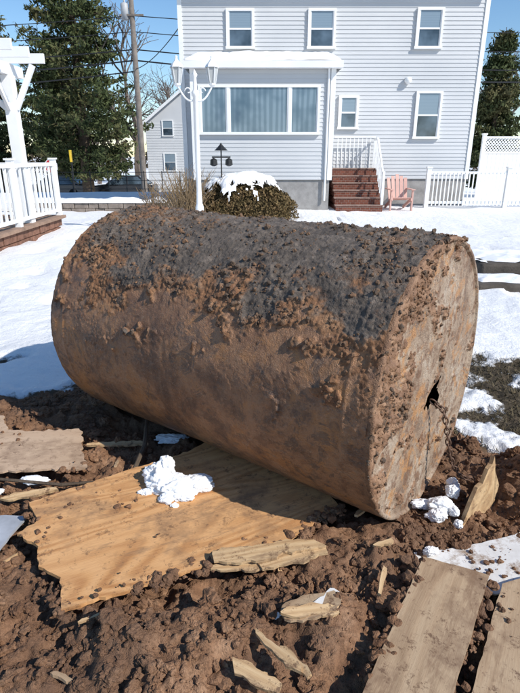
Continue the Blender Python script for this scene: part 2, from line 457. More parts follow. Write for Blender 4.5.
# grass in the melted areas
gv, gf = [], []
def blades(n, x0, x1, y0, y1, hh, cond):
    x = rng.uniform(x0, x1, n); y = rng.uniform(y0, y1, n); z, s, sn = ground_fields(x, y)
    for i in range(n):
        if s[i] < .45 and sn[i] < cond:
            h = hh*(.5+random.random()); a = random.random()*6.28; w = .003+.002*random.random(); l = h*(.5+1.3*random.random()); b = random.random()*6.28
            c, d = math.cos(a)*w, math.sin(a)*w; k = len(gv)
            gv.extend([(x[i]-c, y[i]-d, z[i]-.005), (x[i]+c, y[i]+d, z[i]-.005), (x[i]+math.cos(b)*l, y[i]+math.sin(b)*l, z[i]+h)]); gf.append((k, k+1, k+2))
blades(24000, .9, 3.6, 2.2, 5.2, .028, .50)
obj('grass', gv, gf, MAT_GRASS)

# ------------------------------------------------------------------ oil tank
tank = empty('oil_tank'); tank.location = (-.012, 2.589, .6); tank.rotation_euler = (0, 0, math.atan2(-.6, .8))
L, Rr = 1.83, .6
na, nt = 400, 800
xx = np.linspace(-L/2, L/2, na); tt = np.linspace(0, 2*np.pi, nt, endpoint=False)
XX, TT = np.meshgrid(xx, tt, indexing='ij')
ys0, zs0 = -np.sin(TT), np.cos(TT)
phi = np.degrees(np.arccos(np.clip(zs0, -1, 1)))
px, py, pz = XX, ys0*Rr, zs0*Rr
xr = XX/(L/2)
phib = 52+20*sst((xr-.05)/.8)-2*sst((-.3-xr)/.5)+26*fbm(px*2.3, py*2.3, pz*2.3, 4, .6, 101)+11*fbm(px*14, py*14, pz*14, 3, .6, 102)
crust = sst(.5+(phib-phi)/12)
iso = sst((fbm(px*8, py*8, pz*8, 4, .65, 120)-.34)/.12)*sst((phib+45-phi)/45)
crust = np.maximum(crust, iso*.9)
endm = sst((xr-.93)/.04)*sst((fbm(px*5, py*5, pz*5, 3, .5, 140)+.2)/.3)*sst((110-phi)/30)
crust = np.maximum(crust, endm)
rust = sst(1-(phib-phi)/24)*.6+.3*sst((-xr-.35)/.3)+.2*sst((xr-.55)/.3)
mod = sst(.5+1.2*fbm(px*4, py*4, pz*4, 3, .5, 150))
lump = np.clip(.62-worley(px*30, py*30, pz*30, 131), 0, 1)/.62
lump0 = np.clip(.62-worley(px*15, py*15, pz*15, 139), 0, 1)/.62
lump2 = np.clip(.6-worley(px*66, py*66, pz*66, 132), 0, 1)/.6
thick = .55+.55*rust
d = crust*thick*(.007+.015*fbm(px*8, py*8, pz*8, 4, .6, 133)+.014*lump0*mod+.019*lump*mod+.009*lump2)
pit = sst((fbm(px*5, py*5, pz*5, 5, .65, 135)-.08)/.06)
d = d+(1-crust)*(.0014*fbm(px*22, py*22, pz*22, 4, .65, 134)+.0016*pit+.0035*sst((fbm(px*9, py*9, pz*9, 3, .6, 136)-.3)/.2)*lump2)
d = d+.006*fbm(px*1.4, py*1.4, pz*1.4, 2, .5, 137)
for sx in (-.90, .90):
    d = d+.003*np.exp(-((XX-sx*L/2)/.008)**2)
rr = Rr+d
V = np.stack([XX, ys0*rr, zs0*rr], -1).reshape(-1, 3)
idx = np.arange(na*nt).reshape(na, nt); nxt = np.roll(idx, -1, 1)
F = np.stack([idx[:-1], idx[1:], nxt[1:], nxt[:-1]], -1).reshape(-1, 4)
obj('shell', V, F, MAT_TANK, tank, True, {'crust': crust, 'rust': rust})
HOLE = [(-.02, -.125), (.05, -.09), (.10, -.07), (.165, -.03), (.155, -.09), (.18, -.14), (.172, -.20), (.13, -.185), (.10, -.16), (.06, -.165)]
def head(name, sgn):
    nr = 160
    r = np.concatenate([np.linspace(.001, Rr*.972, nr), [Rr*.978, Rr*.985, Rr*1.0, Rr*1.007, Rr*1.0]])
    off = np.concatenate([np.zeros(nr), [.012, .014, .014, .008, -.02]])
    RR, T2 = np.meshgrid(r, tt, indexing='ij'); O = np.meshgrid(off, tt, indexing='ij')[0]
    y, z = -np.sin(T2)*RR, np.cos(T2)*RR
    n = fbm(y*4, z*4, sgn*3, 5, .65, 201)
    mk = -y*.85/Rr+z*.60/Rr+.35*sst((RR/Rr-.75)/.2)+n*.95-.62
    c = sst(mk/.30)
    c = np.maximum(c, .8*sst((fbm(y*11, z*11, 4, 4, .65, 208)-.52)/.15))
    lp = np.clip(.62-worley(y*26, z*26, sgn, 231), 0, 1)/.62; lp2 = np.clip(.6-worley(y*60, z*60, sgn, 232), 0, 1)/.6
    dd = c*(.006+.011*fbm(y*9, z*9, sgn, 4, .6, 233)+.016*lp*(.5+n)+.007*lp2)+(1-c)*(.0018*fbm(y*20, z*20, 0, 4, .65, 234)+.002*lp2*sst(n*2))
    dd = dd+.008*fbm(y*2, z*2, 0, 2, .5, 235)
    dd = np.where(O != 0, dd*.5, dd)
    x = sgn*(L/2+O+dd)
    if sgn > 0:   # torn metal pushed inward round the hole
        hd = np.hypot((y-.10)/1.3, z+.12); x = x-.018*np.exp(-(hd/.085)**2)
    V = np.stack([x, y, z], -1).reshape(-1, 3)
    idx = np.arange(len(r)*nt).reshape(len(r), nt); nxt = np.roll(idx, -1, 1)
    F = np.stack([idx[:-1], idx[1:], nxt[1:], nxt[:-1]], -1).reshape(-1, 4)
    if sgn > 0:
        ce = V[F].mean(1)
        jit = .010*fbm(ce[:, 1]*35, ce[:, 2]*35, 0, 2, .5, 9)
        F = F[~inpoly(ce[:, 1]+jit, ce[:, 2]+jit, HOLE)]
    else: F = F[:, ::-1]
    obj(name, V, F, MAT_HEAD, tank, True, {'crust': c})
    return c.reshape(-1), V
c1, V1 = head('end_plate', 1)
head('end_plate_back', -1)
cf = crust.reshape(-1); Vb = np.stack([XX, ys0*rr, zs0*rr], -1).reshape(-1, 3)
rf = rust.reshape(-1)
pr = cf*(.30+rf)*(.15+mod.reshape(-1))
pr = np.where(cf > .45, pr, 0); pr /= pr.sum()
k = rng.choice(len(Vb), 5200, p=pr); r = .0020*(6.0**(rng.random(len(k))**2.8)); clods('stuck_mud', Vb[k], r, MAT_MUD, tank, 2, .55, 1.5, (1, 1, 1))
pr = np.where(c1 > .5, 1.0, 0)*np.hypot(V1[:, 1], V1[:, 2]); pr /= pr.sum()
k = rng.choice(len(V1), 900, p=pr); r = .002*(5.5**(rng.random(len(k))**2.4)); clods('end_mud', V1[k], r, MAT_MUD, tank, 2, .55, 1.5, (1, 1, 1))

# chain
ch = MB()
pts = [Vector((.765,2.085,.475)), Vector((.812,2.07,.44)), Vector((.83,2.06,.36)), Vector((.85,2.055,.26)), Vector((.88,2.06,.17)), Vector((.93,2.07,.10)), Vector((1.0,2.08,.075))]
path = []
for i in range(len(pts)-1):
    for t in np.linspace(0, 1, 30, endpoint=False): path.append(pts[i].lerp(pts[i+1], t))
acc = 0; last = path[0]; cs = [path[0]]
for q in path[1:]:
    acc += (q-last).length; last = q
    if acc > .025: cs.append(q); acc = 0
for i, c0 in enumerate(cs):
    d_ = ((cs[min(i+1, len(cs)-1)])-(cs[max(i-1, 0)])).normalized()
    a = d_.cross(Vector((.3, 1, .2))).normalized(); b = d_.cross(a)
    if i % 2: a, b = b, a
    ring = [c0+d_*(.019*math.cos(t))+a*(.0105*math.sin(t)) for t in np.linspace(0, 2*math.pi, 15)]
    ch.tube(ring, .0036, 6, False)
ch.obj('chain', MAT_CHAIN, None, True)

# ------------------------------------------------------------------ boards
def board(name, poly, z, th, ang, mat, tilt=(0, 0), jag=.008, seed=1, step=.03, spike=0):
    rnd = random.Random(seed); out = []
    for i in range(len(poly)):
        p, q = Vector(poly[i]), Vector(poly[(i+1) % len(poly)])
        n = max(1, int((q-p).length/step))
        for k in range(n):
            c = p.lerp(q, k/n); nn = Vector((-(q-p).y, (q-p).x)).normalized()
            j = rnd.uniform(-jag, jag)
            if spike and rnd.random() < .3: j += rnd.uniform(-spike, spike)
            out.append(c+nn*j*(1 if k else .3))
    cx = sum(p[0] for p in poly)/len(poly); cy = sum(p[1] for p in poly)/len(poly)
    ca, sa = math.cos(-ang), math.sin(-ang)
    loc = [((p[0]-cx)*ca-(p[1]-cy)*sa, (p[0]-cx)*sa+(p[1]-cy)*ca) for p in out]
    n = len(loc)
    v = [(x, y, 0) for x, y in loc]+[(x, y, th) for x, y in loc]
    f = [tuple(range(n))[::-1], tuple(range(n, 2*n))]+[(i, (i+1) % n, n+(i+1) % n, n+i) for i in range(n)]
    o = obj(name, v, f, mat, None, False, None, (cx, cy, z), (tilt[0], tilt[1], ang))
    return o
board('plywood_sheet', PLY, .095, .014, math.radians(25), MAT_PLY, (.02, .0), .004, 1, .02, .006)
board('wooden_board', BRD_A, .10, .014, math.radians(58), MAT_BOARD, (0, 0), .002, 2)
board('wooden_board', BRD_B, .08, .016, math.radians(60), MAT_BOARD, (0, 0), .002, 3)
board('white_panel', PANEL, .045, .006, math.radians(15), MAT_PANEL, (.0, -.02), .004, 4)
board('tan_board', CARD, .085, .010, math.radians(5), MAT_CARD, (.02, 0), .006, 5, .02, .01)
board('grey_board', GREYB, .05, .012, math.radians(5), MAT_GREYB, (0, 0), .003, 6)
# wood debris
def shard(name, pts, th, mat):
    pts = [Vector(p) for p in pts]; n_ = (pts[1]-pts[0]).cross(pts[2]-pts[0]).normalized()*th
    n = len(pts); v = [tuple(p) for p in pts]+[tuple(p+n_) for p in pts]
    f = [tuple(range(n))[::-1], tuple(range(n, 2*n))]+[(i, (i+1) % n, n+(i+1) % n, n+i) for i in range(n)]
    return obj(name, v, f, mat)
shard('broken_wood', [(.86,1.87,-.02),(1.05,2.0,-.02),(1.07,2.02,.10),(1.045,2.0,.15),(1.03,2.0,.19),(1.025,1.997,.22),(1.01,1.985,.27),(1.0,1.975,.235),(.98,1.96,.22),(.955,1.94,.16),(.93,1.925,.15),(.90,1.90,.09)], .018, MAT_SPLINT)
def splinter(p, ln, w, ang, seed, mat=None, sink=.0):
    rnd = random.Random(seed); top = []; bot = []
    n = 7
    for k in range(n):
        t = k/(n-1); x = (t-.5)*ln+rnd.uniform(-.06, .06)*ln
        top.append((x, w*.5*rnd.uniform(.55, 1.1)*(rnd.uniform(.1,.9) if k in (0, n-1) else 1))); bot.append(((t-.5)*ln+rnd.uniform(-.06,.06)*ln, -w*.5*rnd.uniform(.55, 1.1)*(rnd.uniform(.1,.9) if k in (0, n-1) else 1)))
    poly = bot+top[::-1]; ca, sa = math.cos(ang), math.sin(ang)
    board('wood_splinter', [(p[0]+x*ca-y*sa, p[1]+x*sa+y*ca) for x, y in poly], p[2]-sink, .008+.006*rnd.random(), ang, mat or MAT_SPLINT, (rnd.uniform(-.2, .2), rnd.uniform(-.15, .15)), .004, seed, .015, .006)
def gz_at(x, y):
    return float(ground_fields(np.array([x]), np.array([y]))[0][0])
splinter((.03, 1.555, .125), .40, .085, .18, 11)
splinter((.12, 1.53, .11), .24, .07, .28, 21)
splinter((-.08, 1.50, .10), .20, .05, .05, 26)
splinter((.17, 1.30, .125), .20, .10, .45, 12, MAT_BOARD)
splinter((.15, 1.27, .135), .20, .05, .2, 22)
splinter((.22, 1.33, .12), .12, .05, .8, 27, MAT_PANEL)
splinter((.05, 1.13, .135), .19, .03, -.8, 13)
splinter((.10, 1.10, .13), .14, .03, -.9, 24)
splinter((-.01, 1.06, .12), .16, .05, -.5, 14)
splinter((-1.02, 1.95, .085), .22, .04, .3, 15)
splinter((.45, 1.85, .09), .18, .03, .9, 16)
splinter((-.75, 2.42, .06), .3, .04, .1, 18)
splinter((.42, 1.42, .11), .12, .02, 1.2, 19)
rd = random.Random(77)
for i in range(44):   # small chips
    x = rd.uniform(-1.1, 1.25); y = rd.uniform(1.0, 2.3)
    if any(bool(inpoly(np.array([x]), np.array([y]), p_)[0]) for p_, _ in clampers) or (abs((x+.012)*.6+(y-2.589)*.8) < .45): continue
    splinter((x, y, gz_at(x, y)+.004), rd.uniform(.03, .09), rd.uniform(.008, .022), rd.uniform(0, 3), 100+i, rd.choice((MAT_SPLINT, MAT_SPLINT, MAT_BOARD)))
st = MB().tube([(-.60,2.10,.09),(-.58,2.3,.13),(-.63,2.62,.14)], [.011,.012,.009], 7).tube([(-1.2,2.05,.1),(-.9,2.02,.09),(-.7,2.07,.08)], [.007,.008,.005], 6)
st.obj('dead_branch', MAT_BARK)

# snow lumps
def snowlump(name, parts):
    e = empty(name)
    for i, (x, y, z, r, sx, sy, sz) in enumerate(parts):
        v, f = icobase(5); P = v*1.6+i*13.7+x*9
        d = 1+.34*fbm(P[:, 0], P[:, 1], P[:, 2], 5, .55, 300+i)+.08*fbm(P[:, 0]*5, P[:, 1]*5, P[:, 2]*5, 3, .6, 310+i)
        V = v*d[:, None]*r*np.array([sx, sy, sz])+np.array([x, y, z])
        obj('chunk', V, f, MAT_SNOW, e, True)
    return e
snowlump('snow_clump', [(-.45,2.01,.145,.062,1.1,.9,1.0),(-.37,1.95,.13,.07,1.3,.9,.6),(-.28,1.97,.13,.05,1.4,.9,.65),(-.40,1.88,.12,.03,1.2,1,.6),(-.50,1.93,.115,.02,1.5,1,.7),(-.42,2.03,.19,.035,1,1,1),(-.36,1.84,.113,.012,1.5,1,.7),(-.33,1.90,.12,.035,1.4,1,.6),(-.44,1.97,.13,.05,1.2,1,.7)])
snowlump('snow_clump', [(.80,1.92,.05,.045,1.2,.9,.8),(.76,1.86,.05,.035,1.2,.8,.8),(.87,2.0,.07,.03,1,1,1),(.83,1.80,.05,.018,1,1,1),(.72,1.95,.04,.03,1.5,1,.6),(.84,1.88,.05,.02,1,1,1),(.90,2.08,.05,.03,1,1,1)])
snowlump('snow_clump', [(-1.05,2.06,.09,.03,2.2,.8,.5),(-1.2,1.98,.08,.03,1.5,.8,.5),(-.48,2.5,.05,.05,1.8,.7,.4),(.66,1.62,.07,.02,1.4,1,.7),(.05,1.30,.09,.012,1.4,1,.7),(.25,1.38,.09,.012,1,1,.7),(1.25,1.95,.13,.02,1.6,1,.5)])

# ------------------------------------------------------------------ main house
H = empty('clapboard_house')
def siding(name, x0, x1, y, z0, z1, parent, step=.105, side=None, proud=.016):
    b = MB(); z = z0
    while z < z1-.001:
        zt = min(z+step, z1); n = len(b.v)
        if side is None:
            b.v += [(x0,y-proud,z),(x1,y-proud,z),(x1,y,zt),(x0,y,zt),(x0,y,z),(x1,y,z)]
        else:  # plane x=side, from y=x0..x1
            s = -1 if side == X_L else 1
            b.v += [(side+s*proud,x0,z),(side+s*proud,x1,z),(side,x1,zt),(side,x0,zt),(side,x0,z),(side,x1,z)]
        b.f += [(n,n+1,n+2,n+3),(n+4,n+5,n+1,n)]; z = zt
    return b.obj(name, MAT_SID, parent)
X_L, X_R, YF, YB, ZB, ZT = -2.26, 6.32, 16.8, 25.0, .82, 6.0
MB().box(X_L+.01, X_R-.01, YF+.01, YB, ZB, ZT).obj('core', MAT_SID, H)
siding('front_wall', X_L, X_R, YF, ZB, ZT, H)
siding('left_wall', YF, YB, 0, ZB, ZT, H, side=X_L); siding('right_wall', YF, YB, 0, ZB, ZT, H, side=X_R)
MB().box(X_L+.03, X_R-.03, YF+.03, YB-.03, -1.6, ZB-.003).obj('foundation', MAT_CONC, H)
t = MB()
for x in (X_L-.03, X_R-.09): t.box(x, x+.12, YF-.035, YF+.09, ZB-.01, ZT)
t.box(X_L-.3, X_R+.3, YF-.42, YF-.38, ZT-.05, ZT+.15)
t.obj('corner_trim', MAT_WHITE, H)
r = MB(); ym = (YF+YB)/2
r.poly([(X_L-.3,YF-.4,ZT+.1),(X_R+.3,YF-.4,ZT+.1),(X_R+.3,ym,ZT+2.7),(X_L-.3,ym,ZT+2.7)])
r.poly([(X_L-.3,YB+.4,ZT+.1),(X_R+.3,YB+.4,ZT+.1),(X_R+.3,ym,ZT+2.7),(X_L-.3,ym,ZT+2.7)][::-1])
r.obj('roof', MAT_SHINGLE, H)
g = MB()
for x in (X_L, X_R): g.poly([(x,YF,ZT),(x,YB,ZT),(x,ym,ZT+2.6)])
g.box(X_L-.28, X_R+.28, YF-.38, YF-.002, ZT+.0, ZT+.02)
g.obj('gables', MAT_SID, H)
def window(name, x0, x1, z0, z1, y, parent, splits=(), rail=True, blind_top=True, pane=None):
    e = MB(); w = .065
    e.box(x0-w, x1+w, y-.06, y-.001, z1, z1+w); e.box(x0-w-.02, x1+w+.02, y-.085, y-.001, z0-w, z0)
    e.box(x0-w, x0, y-.06, y-.001, z0, z1); e.box(x1, x1+w, y-.06, y-.001, z0, z1)
    for s in splits: e.box(s-.035, s+.035, y-.055, y-.001, z0, z1)
    zm = (z0+z1)/2
    xsn = [x0]+list(splits)+[x1]
    for i in range(len(xsn)-1):
        a = xsn[i]+(.035 if i else 0); b = xsn[i+1]-(.035 if i < len(xsn)-2 else 0)
        if rail: e.box(a+.03, b-.03, y-.045, y-.002, zm-.022, zm+.022)
        e.box(a, a+.03, y-.04, y-.002, z0, z1); e.box(b-.03, b, y-.04, y-.002, z0, z1)
    e.obj(name+'_frame', MAT_WHITE, parent)
    if rail:
        MB().box(x0+.001, x1-.001, y-.028, y-.018, zm, z1-.001).obj(name+'_upper_pane', MAT_BLIND if blind_top else MAT_GLASS, parent)
        MB().box(x0+.001, x1-.001, y-.030, y-.018, z0+.001, zm-.001).obj(name+'_lower_pane', MAT_GLASS, parent)
    else:
        MB().box(x0+.001, x1-.001, y-.028, y-.018, z0+.001, z1-.001).obj(name+'_pane', pane or MAT_GLASS, parent)
YW = YF-.017
window('window_a', -.88, -.22, 4.38, 5.24, YW, H)
window('window_b', 1.40, 2.05, 4.38, 5.24, YW, H)
window('window_c', 4.42, 5.04, 4.38, 5.26, YW, H)
window('window_d', 4.60, 5.24, 2.02, 3.18, YW, H)
window('window_e', 2.36, 2.82, 2.28, 3.06, YW, H)
# sunroom
S = empty('sunroom_parts'); S.parent = H
SY, SL, SR = 15.2, -1.80, 1.95
siding('sunroom_front', SL, SR, SY, .86, 3.62, S)
MB().box(SL+.01, SR-.01, SY+.01, YF, .86, 3.62).obj('sunroom_core', MAT_SID, S)
MB().box(SL+.03, SR-.03, SY+.03, YF, -.3, .855).obj('sunroom_foundation', MAT_CONC, S)
t = MB()
t.box(SL-.03, SL+.10, SY-.035, SY+.07, .85, 3.60); t.box(SR-.10, SR+.03, SY-.035, SY+.07, .85, 3.60)
t.box(SL-.18, SR+.18, SY-.24, SY-.20, 3.60, 3.76); t.box(SL-.16, SR+.16, SY-.198, SY-.004, 3.60, 3.62)
t.obj('sunroom_trim', MAT_WHITE, S)
r = MB()
r.v += [(SL-.18,SY-.22,3.74),(SR+.18,SY-.22,3.74),(SR+.18,YF-.02,4.12),(SL-.18,YF-.02,4.12),(SL-.18,SY-.2,3.63),(SR+.18,SY-.2,3.63),(SR+.18,YF-.02,3.63),(SL-.18,YF-.02,3.63)]
r.f += [(0,1,2,3),(0,4,5,1),(1,5,6,2),(3,7,4,0)]
r.obj('sunroom_roof', MAT_WHITE, S)
# snow on sunroom roof
ux = np.linspace(0, 1, 90); uy = np.linspace(0, 1, 40); UX, UY = np.meshgrid(ux, uy)
edge = np.minimum(np.minimum(UX, 1-UX)*14, np.minimum(UY*8+.05, 1)); th = np.clip(edge, 0, 1)**.5
sx = SL-.17+UX*(SR-SL+.34); sy = SY-.215+UY*(YF-SY+.17)
szz = 3.735+(UY)*.38+th*(.12+.06*fbm(sx*1.8, sy*2, 0, 3, .5, 5))
ii = np.arange(90*40).reshape(40, 90)
obj('roof_snow', np.stack([sx, sy, szz], -1).reshape(-1, 3), np.stack([ii[:-1,:-1], ii[:-1,1:], ii[1:,1:], ii[1:,:-1]], -1).reshape(-1, 4), MAT_SNOW, S, True)
window('sunroom_window', -1.56, 1.52, 2.08, 3.16, SY-.017, S, (-.84, .78), False, True, MAT_CURT)
d_ = MB().box(SR+.02, SR+.05, 15.75, 16.6, 1.18, 3.15); d_.obj('side_door', MAT_WHITE, S)
MB().tube([(SR-.16,SY-.05,3.6),(SR-.16,SY-.05,.3)], .03, 8).obj('downspout', MAT_WHITE, S)
MB().lathe(4.25, YF-.08, [(.0,3.60),(.09,3.58),(.11,3.50),(.05,3.42),(0,3.41)], 10).obj('wall_lamp', MAT_WHITE, H, True)
MB().bar((4.25,YF-.08,3.5),(4.25,YF-.02,3.5),.05,.05).obj('wall_lamp_mount', MAT_WHITE, H)
# steps
st = MB(); n = 6
for i in range(n):
    z1 = .19*(i+1); y0 = 15.05+i*.23
    st.box(2.12, 3.42, y0+.02, 16.74, .19*i-(.2 if i == 0 else 0), z1-.035)
st.obj('stair_risers', MAT_BRICKR, H)
st = MB()
for i in range(n):
    z1 = .19*(i+1); y0 = 15.05+i*.23; st.box(2.09, 3.45, y0, (y0+.248 if i < n-1 else 16.745), z1-.033, z1)
st.obj('stair_treads', simple('brick_tread', (.24, .16, .13), .8, .3, 8), H)
rl = MB()
for xr_ in (3.40,):
    rl.bar((xr_,15.15,.95),(xr_,16.2,1.95),.05,.05); rl.bar((xr_,16.2,1.95),(xr_,16.7,1.95),.05,.05)
    for k in range(10):
        y = 15.15+k*1.55/9.0; zt = .95+min(1, (y-15.15)/1.05)*1.0; rl.bar((xr_,y,.17+min(1,(y-15.15)/1.05)*.95),(xr_,y,zt),.025,.025)
    rl.bar((xr_,15.13,.15),(xr_,15.13,1.08),.07,.07)
rl.bar((2.2,16.55,2.0),(3.40,16.55,2.0),.04,.04)
for k in range(9): rl.bar((2.3+k*.12,16.55,1.14),(2.3+k*.12,16.55,2.0),.02,.02)
rl.obj('stair_railing', MAT_WHITE, H)

# ------------------------------------------------------------------ adirondack chair
C = empty('adirondack_chair'); c = MB(); cx, cy = 3.98, 15.55
for i in range(5):
    x = cx-.22+i*.11; c.bar((x,cy+.12,.30),(x+(i-2)*.015,cy+.42,.98-abs(i-2)*.05),.09,.02)
c.obj('backrest', MAT_PINK, C); c = MB()
for i in range(5): c.box(cx-.27, cx+.27, cy-.32+i*.1, cy-.24+i*.1, .36-i*.02, .38-i*.02)
c.obj('seat', MAT_PINK, C); c = MB()
for s in (-.30, .30):
    c.box(cx+s-.05, cx+s+.05, cy-.38, cy+.30, .58, .605); c.box(cx+s-.02, cx+s+.02, cy-.34, cy-.25, .0, .58)
    c.bar((cx+s*.9,cy-.34,.34),(cx+s*.9,cy+.5,.05),.03,.09)
c.obj('arms_and_legs', MAT_PINK, C)

# ------------------------------------------------------------------ fences
e = empty('picket_fence'); f_ = MB(); yq = 16.15
for px_ in (4.95, 7.3, 9.65): f_.box(px_-.06, px_+.06, yq-.06, yq+.06, 0, 1.14); f_.box(px_-.08, px_+.08, yq-.08, yq+.08, 1.14, 1.18)
f_.obj('posts', MAT_WHITE, e); f_ = MB(); f_.box(5.01, 9.59, yq-.02, yq+.02, .14, .21); f_.box(5.01, 9.59, yq-.02, yq+.02, .98, 1.05); f_.obj('rails', MAT_WHITE, e); f_ = MB()
x = 5.1
while x < 9.6:
    if abs(x-7.3) > .09: f_.box(x, x+.035, yq-.035, yq-.021, .08, 1.02)
    x += .115
f_.obj('pickets', MAT_WHITE, e)
e = empty('lattice_fence'); f_ = MB(); yq = 20.2
for px_ in (8.05, 10.4, 12.8, 15.2): f_.box(px_-.06, px_+.06, yq-.06, yq+.06, -.3, 2.18); f_.box(px_-.08, px_+.08, yq-.08, yq+.08, 2.18, 2.23)
x = 8.12
while x < 15.1:
    f_.box(x, x+.142, yq-.015, yq+.015, 0, 1.55); x += .15
f_.box(8.1, 15.2, yq-.03, yq+.03, 1.552, 1.62); f_.box(8.1, 15.2, yq-.03, yq+.03, 2.06, 2.13)
f_.obj('panels', MAT_WHITE, e); f_ = MB(); x = 7.75
while x < 15.1:
    a0 = max(x, 8.1); f_.bar((a0,yq-.008,1.62+(a0-x)),(x+.44,yq-.008,2.06),.012,.03); f_.bar((x+.44,yq+.008,1.62),(a0,yq+.008,2.06-(a0-x)),.012,.03); x += .11
f_.obj('lattice', MAT_WHITE, e)

# timber garden steps at right
MST = simple('step_timber', (.085, .072, .06), .9, .35, 6, .2, 0, .5)
e = empty('garden_steps')
MB().box(2.78, 6.5, 6.50, 7.4, -.1, .22).obj('upper_step', MST, e, False, .03)
MB().box(2.52, 6.5, 5.92, 6.495, -.1, .09).obj('lower_step', MST, e, False, .03)
def snow_slab(name, x0, x1, y0, y1, z, th, par, thr=-.3):
    nx_, ny_ = 120, 40
    UX, UY = np.meshgrid(np.linspace(x0, x1, nx_), np.linspace(y0, y1, ny_))
    ed = np.minimum(np.minimum(UX-x0, x1-UX), np.minimum(UY-y0, y1-UY))*9+fbm(UX*3, UY*3, 0, 3, .6, 44)*.9-thr
    ed = np.clip(ed, 0, 1)**.6
    Z = z-.02+ed*(th+.02)+ed*.025*fbm(UX*4, UY*4, 0, 3, .5, 46)
    ii = np.arange(nx_*ny_).reshape(ny_, nx_)
    obj(name, np.stack([UX, UY, Z], -1).reshape(-1, 3), np.stack([ii[:-1,:-1], ii[:-1,1:], ii[1:,1:], ii[1:,:-1]], -1).reshape(-1, 4), MAT_SNOW, par, True)
snow_slab('snow_on_upper_step', 2.80, 6.5, 6.60, 7.45, .22, .05, e, .2)
snow_slab('snow_on_lower_step', 2.56, 6.5, 6.0, 6.49, .09, .04, e, .45)

# ------------------------------------------------------------------ deck + pergola at left
e = empty('wooden_deck'); DX, DY0, DY1, DZ = -4.15, 7.2, 11.3, .32
mdk = simple('deck_brick', (.19, .10, .07), .85, .4, 9, .2)
b = MB()
for k in range(2):
    y = 7.2+(.13 if k else 0)
    while y < DY1-.25: b.box(DX-.25+random.uniform(-.01,.01), DX+.0+random.uniform(-.015,.015), y, y+.235, -.05+k*.16, -.05+k*.16+.15); y += .245
b.box(-8, DX-.26, DY0, DY1-.06, -.1, DZ-.06)
b.obj('base', mdk, e, False, .01)
b = MB(); x = -8.0
while x < DX-.02: b.box(x, x+.135, DY0-.03, DY1, DZ-.055, DZ); x += .14
b.obj('deck_boards', simple('deck_wood', (.26, .17, .12), .8, .3, 6), e)
b = MB()
for y in (DY1-.06, 9.3, DY0+.05): b.box(DX-.1, DX, y-.05, y+.05, DZ, 1.42); b.box(DX-.12, DX+.02, y-.07, y+.07, 1.42, 1.45)
b.box(DX-.085, DX-.015, DY0, DY1-.12, 1.30, 1.36); b.box(DX-.07, DX-.03, DY0, DY1-.12, DZ+.08, DZ+.14)
y = DY0+.14
while y < DY1-.15:
    b.box(DX-.068, DX-.032, y, y+.036, DZ+.14, 1.30); y += .19
b.box(-8, DX-.1, DY1-.09, DY1-.03, 1.30, 1.36); b.box(-8, DX-.1, DY1-.08, DY1-.04, DZ+.08, DZ+.14); x = -7.9
while x < DX-.14: b.box(x, x+.036, DY1-.078, DY1-.042, DZ+.14, 1.30); x += .19
b.obj('railing', MAT_WHITE, e)
e = empty('pergola')
b = MB(); 
for y in (9.95, 7.3):
    for x in (-4.30, -7.4): b.box(x-.09, x+.09, y-.09, y+.09, DZ, 2.78)
b.obj('posts', MAT_WHITE, e); b = MB()
for x in (-4.30, -7.4): b.box(x-.05, x+.05, 6.6, 10.5, 2.782, 2.96)
b.obj('beams', MAT_WHITE, e); b = MB()
y = 6.9
while y < 10.6: b.box(-8.0, -3.66, y-.03, y+.03, 2.962, 3.11); y += .62
b.bar((-4.22,9.95,2.25),(-3.85,9.95,2.93),.05,.09); b.bar((-4.38,9.95,2.25),(-4.95,9.95,2.77),.05,.09); b.bar((-4.30,9.85,2.25),(-4.30,9.4,2.78),.05,.09)
b.obj('rafters', MAT_WHITE, e)
# garden wall
e = empty('stone_wall'); b = MB()
x = -7.0
while x < -2.6:
    w = random.uniform(.25, .45); 
    for k in range(2): b.box(x+(.1 if k else 0), x+w-.012+(.1 if k else 0), 14.8+random.uniform(-.02,.02), 15.15, .17*k-.05, .17*k+.115)
    x += w
b.obj('stones', MAT_STONE, e, False, .015)
ux = np.linspace(-7.0, -2.6, 140); uy = np.linspace(14.77, 15.19, 14); UX, UY = np.meshgrid(ux, uy)
ed = np.clip(np.minimum(np.minimum(UX+7.0, -2.6-UX)*8, np.minimum(UY-14.77, 15.19-UY)*12), 0, 1)**.5
ii = np.arange(140*14).reshape(14, 140)
obj('snow_cap', np.stack([UX, UY, .27+ed*(.09+.05*fbm(UX*2.5, UY*3, 0, 3, .5, 6))], -1).reshape(-1, 3), np.stack([ii[:-1,:-1], ii[:-1,1:], ii[1:,1:], ii[1:,:-1]], -1).reshape(-1, 4), MAT_SNOW, e, True)

